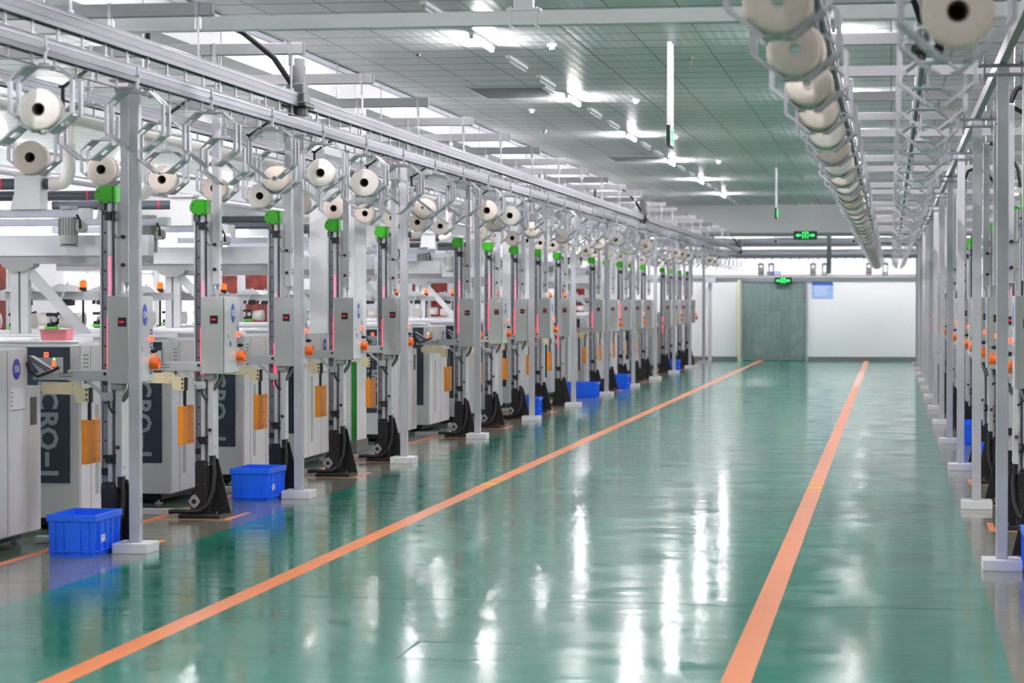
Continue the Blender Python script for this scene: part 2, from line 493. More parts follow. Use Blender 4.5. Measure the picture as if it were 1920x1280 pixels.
# ------------------------------------------------------------------ exit signs
def arrow(mb, x, z, s, d, y=-.022):
    p = [(x - d * s, z), (x, z + s * .7), (x, z + s * .3), (x + d * s, z + s * .3), (x + d * s, z - s * .3), (x, z - s * .3), (x, z - s * .7)]
    mb.prism(p, y, y + .004)
def exit_sign(w, h, rot, loc, rods, label, group=None):
    root = empty('exit_sign', loc); root.rotation_euler = (0, 0, rot)
    B('sign_black').box(-w / 2, w / 2, -.02, .02, -h / 2, h / 2, .004).build('housing', root)
    g = B('sign_green')
    arrow(g, -w * .3, 0, h * .3, 1, -.024); arrow(g, w * .3, 0, h * .3, -1, -.024)
    s = h * .34
    g.box(-s, -s * .8, -.024, -.02, -s * 1.1, s * 1.1).box(s * .8, s, -.024, -.02, -s * 1.1, s * 1.1).box(-s, s, -.024, -.02, s * .9, s * 1.1)
    g.cyl((s * .1, -.024, s * .55), (s * .1, -.02, s * .55), s * .2, 10)
    g.bar((0, -.022, s * .35), (-s * .15, -.022, -s * .3), s * .35, .004, (1, 0, 0))
    g.bar((-s * .15, -.022, -s * .25), (s * .45, -.022, -s * .9), s * .2, .004, (1, 0, .3))
    g.bar((-s * .15, -.022, -s * .25), (-s * .6, -.022, -s * .9), s * .2, .004, (1, 0, .3))
    g.build('running_figure_and_arrows', root)
    if rods:
        for x in (-w * .25, w * .25):
            B('white_paint').box(x - rods[1], x + rods[1], -rods[1], rods[1], h / 2, rods[0]).build('hanging_rod', root)
    tag(root, label, 'exit sign', group)
exit_sign(.46, .21, math.radians(90), (-2.24, 24.8, 3.44), (ZC - 3.44, .022), 'nearest green exit sign hanging edge-on on a tall white pole')
exit_sign(.46, .21, math.radians(90), (-2.26, 48.5, 3.5), (ZC - 3.5, .014), 'distant exit sign seen edge-on, hanging mid-hall on thin rods')
exit_sign(.62, .23, 0, (-2.24, 64.5, 3.50), (ZC - 3.50, .008), 'green exit sign with two arrows hanging facing the camera')
exit_sign(.5, .2, 0, (-3.12, YF - .12, 2.36), None, 'glowing green exit sign mounted directly above the strip curtain doorway')

# ------------------------------------------------------------------ far end: ducts, beams, curtain, posters
tag(B('beam_teal').box(-8, 8, 66.3, 66.42, 3.52, 3.62).box(-1.72, -1.6, 66.3, 66.42, 2.5, 3.52).build('support_frame'),
    'grey-green steel cross beam with a drop post at the far end', 'beam')
tag(B('zinc').cyl((-8, 69.2, 3.44), (8, 69.2, 3.44), .14, 20).build('air_duct'), 'upper round silver duct crossing the far wall', 'duct')
tag(B('zinc').cyl((-8, 69.0, 3.1), (8, 69.0, 3.1), .13, 20).build('air_duct'), 'lower round silver duct crossing the far wall', 'duct')
tag(B('arm_paint').box(-8, 8, YF - .11, YF - .006, 2.44, 2.54).build('cable_tray'), 'thin grey pipe tray running across above the far door', 'pipe')
ft = B('rail_metal').box(-6, 8, 67.2, 67.28, 2.95, 3.03)
for k in range(56): ft.box(-6 + k * .25, -5.97 + k * .25, 67.22, 67.26, 2.9, 2.95)
tag(ft.build('conveyor_rail'), 'horizontal conveyor rail crossing in front of the far wall', 'conveyor rail')
tag(B('post_paint').box(-5.3, -5.2, YF - .4, YF - .3, 0, 2.45).box(-5.42, -5.08, YF - .52, YF - .2, 2.3, 2.45).build('steel_post'), 'slim grey post left of the strip curtain doorway', 'post')
sc_ = empty('strip_curtain', (DX0, YF - .02, 0))
B('aluminium').box(0, DX1 - DX0, -.03, .03, DZ - .05, DZ).build('curtain_rail', sc_)
for k in range(10):
    x = k * .185 + .005
    B('clear_strip').prism([(x, 0), (x + .1, -.012), (x + .2, 0), (x + .2, .003), (x + .1, -.009), (x, .003)], .02, DZ - .05, 'Z').build('strip', sc_)
tag(sc_, 'clear plastic strip curtain in the far doorway', 'strip curtain')
for i, (x, y, w_, h_) in enumerate([(-3.75, 73.5, .85, 1.45), (-2.75, 73.2, .5, 1.7)]):
    o = MB().use('film')
    o.box(x - w_ / 2, x + w_ / 2, y, y + .8, .12, h_, .06)
    q = o.build('wrapped_pallet_load')
    B('core_brown').box(x - w_ / 2, x + w_ / 2, y, y + .8, 0, .12).build('pallet', q)
    tag(q, ['lower wide', 'taller narrow'][i] + ' pallet load in plastic film behind the strip curtain', 'pallet load')
ps = B('poster_light').box(-.31, .31, -.01, 0, -.24, .24).build('notice_board', loc=(-1.98, YF, 2.07))
B('poster_blue').box(-.31, .31, -.014, -.01, .16, .24).build('header', ps)
ln = B('label_white')
for k in range(6): ln.box(-.24, .2 - (k % 3) * .05, -.013, -.01, .1 - k * .05, .112 - k * .05)
ln.build('text_lines', ps)
tag(ps, 'light blue notice board with dark blue header right of the doorway', 'notice board')
b1 = B('poster_blue').box(-.2, .2, -.01, 0, -.05, .05).build('door_sign', loc=(-3.4, YF - .1, 2.58))
ln = B('label_white')
for k in range(7): ln.box(-.17 + k * .05, -.135 + k * .05, -.013, -.01, -.02, .02)
ln.build('characters', b1)
tag(b1, 'small blue sign with white characters above the far door', 'sign')
for i, x in enumerate([-3.1, -1.0]):
    o = B('white_paint').box(-.06, .06, -.22, .02, -.05, .05, .01).cyl((0, .02, .05), (0, .02, .14), .015, 8).build('security_camera', loc=(x, 66.34, 3.385))
    B('black_rubber').cyl((0, -.24, 0), (0, -.22, 0), .035, 12).build('lens', o)
    tag(o, 'white security camera %s of the hanging two-arrow exit sign' % ['left', 'right'][i], 'security camera')

# floor marks and joints
t = B('floor_joint')
for y in (13.95, 31.0): t.box(-5.0, -3.88, y, y + .012, 0, .0008).box(-3.72, -.78, y, y + .012, 0, .0008).box(-.62, .55, y, y + .012, 0, .0008)
struct(t.build('trim_4'))
t = B('yellow_paint')
for x in (-3.87, -.77): t.box(x, x + .14, 22.75, 22.95, 0, .0008).box(x, x + .14, 23.4, 23.55, 0, .0008)
struct(t.build('trim_7'))
t = B('floor_joint')
for (a, b_, c_, d) in [(-2.4, -2.385, 11.6, 12.2), (-1.865, -1.85, 11.6, 12.2), (-2.4, -1.85, 11.6, 11.615), (-2.4, -1.85, 12.185, 12.2)]:
    t.box(a, b_, c_, d, 0, .0008)
tag(t.build('floor_hatch'), 'rectangular outline of a hatch let into the green floor', 'floor hatch')

# ------------------------------------------------------------------ lift towers
def lift_tower(mir):
    root = empty('lift_tower')
    def P(mb, name, par=root): return mb.build(name, par, mir=mir)
    P(B('black_steel').box(-.18, .16, -.2, .22, 0, .03, .004), 'base_plate')
    for (x, y) in ((-.15, -.17), (.13, -.17), (.13, .19)):
        pass
    f = B('black_steel')
    f.prism([(-.064, .03), (-.064, .445), (-.05, .462), (.026, .462), (.04, .445), (.04, .03)], -.11, -.09)
    f.prism([(-.10, .03), (-.10, .2), (-.064, .24), (-.064, .03)], -.11, -.08)
    f.box(-.05, .05, -.09, .06, .03, .42, .004)
    f.prism([(.05, .03), (.05, .47), (.10, .47), (.205, .03)], -.01, .01)
    f.prism([(-.09, .03), (.06, .47), (.10, .47), (.2, .03)], .045, .06, 'X')
    f.use('dark_metal')
    for z in (.13, .27, .43):
        for x in (-.045, .02): f.cyl((x, -.116, z), (x, -.108, z), .006, 8)
    for (x, y) in ((-.15, -.17), (.13, -.17), (.13, .19), (-.15, .19)): f.cyl((x, y, .03), (x, y, .055), .012, 8)
    P(f, 'foot')
    fl_ = B('zinc').cyl((-.07, -.125, .13), (-.07, -.11, .13), .032, 20)
    fl_.prism([(-.07 + .05 * math.sin(a) * (.62 if k % 2 else 1), .13 + .058 * math.cos(a)) for k, a in enumerate([i * math.pi / 4 for i in range(8)])], -.118, -.11)
    fl_.use('black_steel').cyl((-.07, -.128, .13), (-.07, -.125, .13), .02, 16)
    P(fl_, 'flange_bearing')
    P(B('black_rubber').tube([(.07, -.06, .46), (.085, -.07, .36), (.08, -.09, .22), (.05, -.12, .11), (-.02, -.15, .055), (-.1, -.17, .05), (-.2, -.19, .055), (-.26, -.2, .05)], .02, 10), 'floor_cable')
    # mast
    ms = B('mast_metal').box(-.02, .012, -.09, .02, .44, 2.46, .002)
    ms.use('rail_metal').box(.012, .045, -.06, .02, .44, 2.46)
    ms.use('mast_metal').box(.03, .055, -.075, -.03, .44, 2.46)
    ms.use('black_rubber').box(.024, .028, -.066, -.06, .44, 2.46)
    P(ms, 'mast')
    gr = B('rail_metal').box(-.064, -.024, -.075, .0, .44, 2.44)
    gr.use('mast_metal').box(-.08, -.066, -.08, .0, .35, 2.46)
    gr.use('dark_metal').box(-.066, -.061, -.083, -.07, .44, 2.44)
    gr.use('black_rubber')
    for k in range(14): gr.cyl((-.042, -.082, .62 + k * .135), (-.042, -.074, .62 + k * .135), .0075, 8)
    P(gr, 'guide_rail')
    g = P(B('beam_red').box(-.0235, -.004, -.096, -.09, 1.24, 1.62), 'light_bar')  # red light falling on the mast, put in as glowing strips
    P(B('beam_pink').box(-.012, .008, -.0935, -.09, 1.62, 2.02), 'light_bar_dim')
    # green head
    cp = B('cap_green').prism([(-.1, 2.52), (-.085, 2.555), (-.055, 2.575), (.02, 2.575), (.02, 2.45), (-.06, 2.45), (-.098, 2.485)], -.13, -.1)
    cp.box(-.06, .035, -.1, .03, 2.452, 2.572, .004)
    cp.use('black_rubber').cyl((-.07, -.133, 2.53), (-.07, -.128, 2.53), .006, 8)
    cp.box(-.055, -.045, -.134, -.128, 2.452, 2.464).box(.0, .012, -.134, -.128, 2.452, 2.464)
    P(cp, 'green_head')
    P(B('dark_metal').box(-.075, -.035, -.11, -.02, 2.40, 2.45), 'stop_block')
    for (z, s) in ((2.36, 1), (.625, -1)):
        q = B('black_rubber').box(-.03, .02, -.125, -.09, z - .03, z + .03, .004)
        q.box(-.045, -.03, -.12, -.1, z + .005, z + .03).box(.02, .042, -.12, -.1, z + .02, z + .035).box(.02, .042, -.12, -.1, z - .035, z - .02)
        so = P(q, 'sensor')
        P(B('dark_metal').tube([(.03, -.12, z), (.035, -.13, z - s * .1 + (.03 if s < 0 else 0)), (.06, -.13, 2.2 if s > 0 else z + .08), (.1 if s > 0 else .06, -.12, 2.215 if s > 0 else .71)], .004, 6), 'wire', so)
    # white ducts
    d = B('white_paint').box(.085, .148, -.11, -.05, 1.89, 3.27, .003)
    d.use('post_paint').box(.085, .14, -.112, -.108, 1.895, 3.26)
    d.use('black_rubber')
    for z in (2.0, 2.03, 2.19, 2.22): d.box(.148, .1495, -.09 if z in (2.0, 2.19) else -.09, -.07, z, z + .02)
    dd = P(d, 'upper_duct')
    P(B('black_rubber').cyl((.105, -.13, 2.21), (.105, -.108, 2.21), .014, 14).cyl((.105, -.13, 2.01), (.105, -.108, 2.01), .014, 14), 'duct_knob', dd)
    P(B('zinc').cyl((.118, -.08, 1.89), (.118, -.08, 1.84), .022, 12, .008).cyl((.118, -.08, 1.84), (.118, -.08, 1.79), .008, 10), 'nozzle', dd)
    P(B('box_paint').box(.05, .09, -.1, -.06, 2.0, 2.22).box(.055, .075, -.09, .0, 1.8, 2.46), 'back_plate')
    lo = B('machine_paint').box(.045, .088, -.11, .0, .5, 1.12, .003)
    lo.use('white_paint').box(.088, .09, -.105, .0, .51, 1.11)
    lo.use('black_rubber')
    for z in (.56, 1.04):
        for y in (-.08, -.05): lo.box(.09, .0915, y, y + .006, z, z + .012)
    lod = P(lo, 'lower_duct')
    P(B('black_rubber').cyl((.062, -.13, .71), (.062, -.108, .71), .014, 14), 'duct_knob', lod)
    P(B('black_rubber').box(.05, .085, -.09, -.02, .42, .5), 'duct_shoe')
    # control box
    bx = B('box_paint').box(0, .188, -.16, .3, 1.165, 1.79, .004)
    bx = P(bx, 'control_box')
    dp = B('machine_paint').box(.188, .196, -.145, .295, 1.17, 1.785, .003)
    dp.use('black_rubber').box(.186, .190, -.152, -.147, 1.17, 1.785)
    dp.use('zinc').cyl((.196, -.03, 1.47), (.2, -.03, 1.47), .012, 10)
    P(dp, 'door', bx)
    lb = B('label_blue')
    ov = [(.1 + .056 * math.cos(a), 1.655 + .078 * math.sin(a)) for a in [2 * math.pi * i / 28 for i in range(28)]]
    lb.prism(ov, .196, .1975, 'X')
    P(lb, 'number_plate', bx)
    for z in (1.53, 1.43, 1.24):
        sl = B('label_blue').box(.196, .1975, .225, .275, z - .018, z + .018)
        sl.use('label_white').box(.1975, .198, .235, .265, z - .004, z + .006)
        P(sl, 'small_label', bx)
    P(B('label_blue').box(.196, .1975, .005, .045, 1.385, 1.425), 'small_label', bx)
    P(B('lamp_red').cyl((.196, .25, 1.48), (.215, .25, 1.48), .018, 14), 'red_button', bx)
    P(B('black_rubber').cyl((.196, .25, 1.39), (.212, .25, 1.39), .014, 12).cyl((.212, .25, 1.39), (.245, .25, 1.39), .02, 12, .004), 'selector_switch', bx)
    sh = B('orange_shroud').lathe([(.04, .196), (.042, .26), (.036, .26), (.034, .2)], (0, .235, 1.305), 'X', 20)
    sh.box(.2, .25, .215, .25, 1.255, 1.275)
    sh.use('lamp_red').cyl((.2, .235, 1.305), (.235, .235, 1.305), .022, 12)
    P(sh, 'emergency_stop', bx)
    P(B('lamp_red').box(.196, .1975, .07, .095, 1.325, 1.337), 'status_light', bx)
    dsp = B('black_rubber').box(.08, .142, -.166, -.16, 1.572, 1.636, .002)
    dsp.use('digit_red')
    for k in range(4): dsp.box(.09 + k * .0095, .0965 + k * .0095, -.1672, -.166, 1.598, 1.612)
    P(dsp, 'display', bx)
    P(B('dark_metal').tube([(.14, -.05, 1.165), (.135, -.06, 1.12), (.11, -.08, 1.07), (.085, -.09, 1.04)], .018, 10), 'cable_conduit', bx)
    P(B('motor_grey').box(.02, .1, -.14, -.02, 1.12, 1.165, .006), 'box_mount')
    # arm
    ar = B('box_paint').box(-.3, -.0, -.15, -.11, 1.185, 1.262, .004)
    ar.box(-.56, -.3, -.14, -.115, 1.19, 1.235, .003)
    ar.use('black_rubber').cyl((-.02, -.157, 1.235), (-.02, -.149, 1.235), .012, 12)
    ar.box(-.36, -.26, -.152, -.15, 1.236, 1.24).box(-.36, -.26, -.152, -.15, 1.214, 1.218)
    arm = P(ar, 'side_arm')
    P(B('box_paint').bar((-.16, -.13, 1.19), (-.03, -.13, 1.07), .03, .02).box(-.045, .03, -.15, -.11, 1.04, 1.10, .006).cyl((-.01, -.156, 1.075), (-.01, -.15, 1.075), .01, 10), 'brace')
    P(B('black_rubber').tube([(.0, -.14, 1.045), (.01, -.15, 1.0), (.035, -.16, .965), (.06, -.16, .955)], .009, 8), 'cable_stub')
    ch = B('zinc').prism([(-.608, 1.36), (-.58, 1.36), (-.42, 1.26), (-.42, 1.22), (-.5, 1.22)], -.13, -.05)
    ch.use('dark_metal').bar((-.6, -.133, 1.345), (-.46, -.133, 1.255), .006, .012).bar((-.6, -.133, 1.36), (-.43, -.133, 1.262), .006, .012)
    P(ch, 'chute')
    sb = B('machine_paint').box(-.39, -.34, -.15, -.12, 1.235, 1.35, .003)
    sb = P(sb, 'signal_box')
    P(B('lamp_red').box(-.415, -.392, -.15, -.12, 1.285, 1.335, .004), 'signal_light', sb)
    P(B('led_green').cyl((-.403, -.135, 1.335), (-.403, -.135, 1.348), .008, 8), 'ready_light', sb)
    P(B('black_rubber').tube([(-.36, -.155, 1.28), (-.42, -.16, 1.25), (-.52, -.16, 1.215), (-.58, -.16, 1.25), (-.6, -.15, 1.31)], .011, 8), 'signal_cable', sb)
    bg = B('beige_plastic').prism([(-.5, 1.15), (-.48, 1.17), (-.27, 1.175), (-.235, 1.17), (-.22, 1.14), (-.145, 1.135), (-.145, 1.03), (-.235, 1.03), (-.25, 1.085), (-.48, 1.09), (-.5, 1.11)], -.145, -.105)
    bg.use('zinc').cyl((-.26, -.15, 1.155), (-.26, -.144, 1.155), .007, 8).cyl((-.26, -.15, 1.105), (-.26, -.144, 1.105), .007, 8)
    P(bg, 'beige_bracket')
    rd = B('black_steel').box(-.148, -.125, -.14, -.1, 1.03, 1.135).box(-.16, -.138, -.12, -.098, .9, 1.135)
    for z in (1.05, 1.085, 1.12): rd.cyl((-.158, -.152, z), (-.158, -.144, z), .008, 8)
    P(rd, 'black_rod')
    ob = B('orange_box').box(-.19, -.145, -.17, .15, .59, .905, .002)
    ob.use('core_brown')
    for z in (.615, .745, .88):
        for y in (-.02, .08): ob.cyl((-.145, y, z), (-.143, y, z), .006, 8)
    P(ob, 'orange_weight')
    P(B('black_steel').box(-.065, -.03, -.1, -.05, .51, .56), 'lower_stop')
    return root

MINOR = {'lower_stop', 'wire', 'stop_block', 'duct_shoe', 'status_light', 'small_label', 'cable_stub', 'chute', 'signal_cable', 'ready_light',
         'box_mount', 'back_plate', 'cable_conduit', 'flange_bearing', 'floor_cable', 'nozzle', 'light_bar_dim', 'signal_box'}
SKIP_T = {5, 11, 17}
TX, TY0, P_ = -5.505, 16.70, 2.36
protoL = lift_tower(False)
placed = []
n = 0
for k in range(0, 22):
    if k in SKIP_T: continue
    n += 1
    o = protoL if n == 1 else copy_tree(protoL, keep=(None if k < 9 else (lambda c: c.name.split('.')[0] not in MINOR)))
    o.location = (TX, TY0 + P_ * k, 0)
    tag(o, 'grey lift tower with green head, %s from the camera in the left row' % nth(n), 'lift tower', 'lift towers along the left side of the aisle')
    placed.append((k, o))
# vary the painted red glow and number the first boxes
NUM = {}
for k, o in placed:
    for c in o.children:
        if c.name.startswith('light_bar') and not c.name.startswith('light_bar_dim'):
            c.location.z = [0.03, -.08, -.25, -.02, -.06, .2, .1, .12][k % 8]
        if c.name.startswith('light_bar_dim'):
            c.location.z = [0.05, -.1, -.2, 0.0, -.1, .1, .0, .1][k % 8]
        if c.name.startswith('control_box') and k < 9:
            t = MB(); put_text(t, 'label_white', str(124 + k - (1 if k > 5 else 0)), .066, (.198, .1, 1.653), (0, 1, 0), (0, 0, 1))
            t.build('number', c)
            if k == 2:
                B('label_red').box(.196, .198, .05, .13, 1.40, 1.62).build('red_framed_card', c)
                B('label_white').box(.1981, .1985, .062, .118, 1.42, 1.60).build('card_paper', c)
protoR = lift_tower(True)
RTX = 1.02
n = 0
for k in range(0, 22):
    if k in SKIP_T: continue
    n += 1
    o = protoR if n == 1 else copy_tree(protoR, keep=(None if k < 4 else (lambda c: c.name.split('.')[0] not in MINOR)))
    o.location = (RTX, TY0 + P_ * k, 0)
    tag(o, 'grey lift tower with green head, %s from the camera in the right row' % nth(n), 'lift tower', 'lift towers along the right side of the aisle')

# orange floor outlines and cable trunks at the tower feet
for side, x0, s in (('left', TX, 1), ('right', RTX, -1)):
    t = B('floor_orange')
    for k in range(0, 22):
        if k in SKIP_T: continue
        y = TY0 + P_ * k
        for (a, b_, c_, d) in [(-.36, .27, -.34, -.29), (.22, .27, -.29, .4), (-.62, -.4, .1, .14), (-.40, -.36, -.34, .5)]:
            t.box(x0 + s * a, x0 + s * b_, y + c_, y + d, 0, .001)
    struct(t.build('trim_5' if side == 'left' else 'trim_6'))
tk = B('machine_paint').box(-.62, -.2, -.05, .03, 0, .05, .004).build('floor_conduit')
n = 0
for k in range(0, 10):
    if k in SKIP_T: continue
    n += 1
    o = tk if n == 1 else copy_tree(tk)
    o.location = (TX, TY0 + P_ * k + .1, 0)
    tag(o, 'low pale cable trunk on the floor behind the foot of the %s left tower' % nth(n), 'cable trunk', 'cable trunks behind the tower feet')

# ------------------------------------------------------------------ posts of the overhead line
def post_proto(mir):
    root = empty('steel_post')
    B('post_paint').box(-.038, .038, -.038, .038, .07, 3.28, .004).build('post', root)
    bb = B('white_paint').box(-.13, .125, -.14, .14, 0, .07, .004)
    bb.build('base_block', root, mir=mir)
    br_ = B('rail_metal').box(-.17, .17, -.05, .05, 3.28, 3.295).box(-.13, .13, -.06, .06, 3.22, 3.235)
    for x in (-.12, .12):
        br_.cyl((x, -.03, 3.16), (x, -.03, 3.4), .008, 8)
        br_.cyl((x, -.03, 3.295), (x, -.03, 3.31), .016, 8).cyl((x, -.03, 3.2), (x, -.03, 3.22), .016, 8)
    br_.build('head_bracket', root)
    sc2 = B('dark_metal')
    for z in (.2, .35, .9): sc2.box(.0382, .039, .0, .01, z, z + .03)
    sc2.build('scuff_marks', root, mir=mir)
    return root
for side, X, Y0p, nn_, mir in (('left', -5.21, 16.27, 12, False), ('right', .72, 16.1, 12, True)):
    pr = post_proto(mir)
    for i in range(nn_):
        o = pr if i == 0 else copy_tree(pr)
        o.location = (X, Y0p + 4.72 * i, 0)
        tag(o, 'square white steel post on a block, %s from the camera on the %s side' % (nth(i + 1), side), 'post', 'posts along the %s side of the aisle' % side)

# ------------------------------------------------------------------ overhead conveyor rails
def conveyor(X, ya, yb, label, cat='conveyor rail', loop=None, chain=True, z0=3.156, prof=True):
    r = B('rail_metal' if chain else 'arm_paint').box(X - .03, X + .03, ya, yb, z0 + .03, z0 + .1, .003)
    r.use('aluminium').box(X - .036, X + .036, ya, yb, z0 + .075, z0 + .082)
    r.use('rail_metal').box(X - .034, X - .02, ya, yb, z0, z0 + .028).box(X + .02, X + .034, ya, yb, z0, z0 + .028)
    r.use('dark_metal').box(X - .02, X + .02, ya, yb, z0 + .022, z0 + .03)
    if not chain:
        r = B('arm_paint').box(X - .025, X + .025, ya, yb, z0, z0 + .085, .003)
    o = r.build('conveyor_rail')
    if chain:
        c = B('zinc')
        y = ya
        while y < yb:
            c.box(X - .006, X + .006, y, y + .02, z0 - .06, z0 + .02)
            c.box(X - .008, X + .008, y - .02, y + .05, z0 - .066, z0 - .058)
            y += .38
        c.use('rail_metal').box(X - .005, X + .005, ya, yb, z0 - .066, z0 - .06)
        ch_ = c.build('chain', o); ch_['kind'] = 'stuff'
    tag(o, label, cat, 'conveyor rails')
    return o
R1, R2, R3 = -4.25, -4.81, -5.73
RZ = 3.156
conveyor(R1, 4, 69.0, 'aluminium conveyor rail nearest the aisle above the left row')
conveyor(R2, 4, 69.0, 'second aluminium conveyor rail from the aisle above the left row')
conveyor(R3, 4, 69.0, 'farthest aluminium conveyor rail from the aisle above the left row')
conveyor(-5.21, 4, 69.0, 'flat rail running along the tops of the left posts', chain=False, z0=3.3)
conveyor(-.365, 3.5, 68, 'conveyor rail carrying the long line of hanging cones at right')
conveyor(.2, 3.5, 68, 'conveyor rail with mostly empty hangers beside the right posts')
conveyor(.72, 3.5, 68, 'flat rail running along the tops of the right posts', chain=False, z0=3.3)

# ------------------------------------------------------------------ cross arms
def arm_thing(x0, x1, hx, hz_up=True):
    root = empty('cross_arm')
    a = B('arm_paint').box(x0, x1, -.04, .04, 3.52, 3.6, .003)
    a.use('pvc_dark').box(x1, x1 + .004, -.037, .037, 3.523, 3.597).box(x0 - .004, x0, -.037, .037, 3.523, 3.597)
    a.build('beam', root)
    for x in hx:
        h = B('zinc').box(x - .012, x + .012, -.046, .046, 3.515, 3.605)
        h.cyl((x, 0, 3.44), (x, 0, 3.515), .022, 10).cyl((x, 0, 3.25), (x, 0, 3.45), .007, 8).cyl((x, 0, 3.25), (x, 0, 3.275), .018, 8)
        h.build('rail_hanger', root)
    for x in (x0 + .5,) if x0 < -1 else (x0 + 1.6, x1 - .5):
        B('zinc').cyl((x, 0, 3.6), (x, 0, ZC), .006, 6).build('ceiling_rod', root)
    return root
pa = arm_thing(-6.6, -4.16, (R1, R2, R3))
for i in range(24):
    o = pa if i == 0 else copy_tree(pa)
    o.location = (0, 9.83 + P_ * i, 0)
    tag(o, 'grey square cross arm over the left rails, %s from the camera' % nth(i + 1), 'cross arm', 'cross arms above the left rails')
pa = arm_thing(-.42, 4.6, (-.365, .2))
for i in range(23):
    o = pa if i == 0 else copy_tree(pa)
    o.location = (0, 12.19 + P_ * i, 0)
    tag(o, 'grey square cross arm over the right rails, %s from the camera' % nth(i + 1), 'cross arm', 'cross arms above the right rails')
root = empty('portal_beam', (0, 15.25, 0))
B('white_paint').box(-6.6, 4.6, -.045, .045, 3.505, 3.595, .004).build('beam', root)
B('white_paint').box(-2.37, -2.25, -.05, .05, 3.6, ZC, .004).build('drop_post', root)
B('white_paint').box(-2.42, -2.2, -.06, .06, 3.595, 3.61).box(-2.4, -2.385, -.055, .055, 3.49, 3.62).box(-2.235, -2.22, -.055, .055, 3.49, 3.62).build('clamp', root)
tag(root, 'long white beam spanning the aisle near the camera, hung from the ceiling', 'beam')

# ------------------------------------------------------------------ hangers and yarn cones
def hanger_proto():
    h = B('zinc')
    ys = .062; wv_ = .036; t = .006
    for s in (-1, 1):
        h.bar((s * .085, -ys, 0), (s * .165, -ys, -.075), wv_, t).bar((s * .085, ys, 0), (s * .165, ys, -.075), wv_, t)
        h.bar((s * .075, 0, 0), (s * .125, 0, -.04), ys * 2 + wv_, t)
        for y in (-ys, ys):
            h.bar((s * .165, y, -.075), (s * .165, y, -.235), .03, .017)
            h.bar((s * .165, y, -.235), (s * .045, y, -.332), .026, .012)
        h.bar((s * .15, 0, -.247), (s * .12, 0, -.272), ys * 2 + .02, t)
        h.bar((s * .085, 0, -.30), (s * .045, 0, -.332), ys * 2 + .03, t)
        for y in (-ys, 0, ys): h.bar((s * .045, y, -.332), (s * .02, y, -.334), .01, t)
    h.box(-.085, .085, -ys - .015, ys + .015, -.003, .003)
    h.box(-.03, .03, -.02, .02, .003, .02)
    o = h.build('yarn_hanger')
    B('zinc').cyl((0, 0, .003), (0, 0, .16), .0085, 10).box(-.014, .014, -.014, .014, .085, .1).build('hanger_rod', o)
    return o
HP = hanger_proto()
HP_used = [False]
def cone_proto(matn, big):
    # cone axis along Y; big end towards the camera when big
    L = .15
    rf, rb = (.112, .098) if big else (.098, .112)
    c = B(matn).lathe([(.034 if big else .022, 0), (rf - .012, 0), (rf, .01), (rb, L - .01), (rb - .01, L), (.03, L)], (0, -L / 2, 0), 'Y', 32)
    o = c.build('yarn_cone')
    ri = (.034, .024) if big else (.022, .03)
    t = B('core_brown' if big else 'core_white').lathe([(ri[0], -.004), (ri[0] - .004, -.004), (ri[1] - .004, L + .004), (ri[1], L + .004), (ri[0], -.004)], (0, -L / 2, 0), 'Y', 24)
    if big:
        t.cyl((0, L / 2 - .02, 0), (0, L / 2 - .015, 0), ri[1], 16)
    t.build('core_tube', o)
    return o
CP = {('yarn', True): None, ('yarn', False): None, ('yarn_pale', True): None, ('yarn_pale', False): None}
HZ = RZ - .215
def put_hanger(x, y, label, group, rot=0, z=HZ):
    if not HP_used[0]: o = HP; HP_used[0] = True
    else: o = copy_tree(HP)
    o.location = (x, y, z); o.rotation_euler = (0, 0, rot)
    tag(o, label, 'hanger', group)
    return o
def put_cone(x, y, label, group, matn='yarn', big=True, s=1.0, rot=0, z=HZ - .222):
    k = (matn, big)
    if CP[k] is None: CP[k] = cone_proto(matn, big); o = CP[k]
    else: o = copy_tree(CP[k])
    o.location = (x, y - (.035 if abs(rot) < 1 else 0), z); o.scale = (s, 1, s); o.rotation_euler = (0, 0, rot)
    tag(o, label, 'yarn cone', group)
tracks = [
    ('rail nearest the aisle', R1, 11.8, 1.525, 37, {0, 4, 5, 9, 10, 17, 20, 24, 25, 26, 30, 31}, True),
    ('second left rail', R2, 11.05, 1.53, 37, {5, 9, 12, 14, 16, 19, 22, 27, 29}, False),
    ('farthest left rail', R3, 15.7, 1.5, 34, set(range(34)) - {11, 19, 26}, True),
    ('right rail of cones', -.365, 7.95, 1.5, 39, set(range(39)), False),
    ('empty right rail', .2, 7.75, 1.5, 39, {0}, True),
]
for nm, X, ya, st, cnt, full, big in tracks:
    e = 0; f_ = 0
    for j in range(cnt):
        y = ya + st * j
        if y > 67.5: break
        rr = random.Random(j * 31 + int(abs(X) * 100))
        if j in full:
            f_ += 1
            hg = put_hanger(X, y, 'silver hanger holding the %s yarn cone from the camera on the %s' % (nth(f_), nm), 'hangers with cones, ' + nm, rr.uniform(-.05, .05))
            if X == .2: hg.scale = (1.05, 1, 1.2); hg.location.z = HZ - .032
            pale = rr.random() < .35
            put_cone(X, y, '%s yarn cone, %s from the camera on the %s' % ('off-white' if pale else 'cream', nth(f_), nm), 'cones on the ' + nm,
                     'yarn_pale' if pale else 'yarn', big, rr.uniform(.94, 1.04), rr.uniform(-.06, .06), HZ - .222 - (.068 if X == .2 else 0))
        else:
            e += 1
            put_hanger(X, y, 'empty silver hexagonal hanger, %s empty one from the camera on the %s' % (nth(e), nm), 'empty hangers, ' + nm, rr.uniform(-.08, .08))
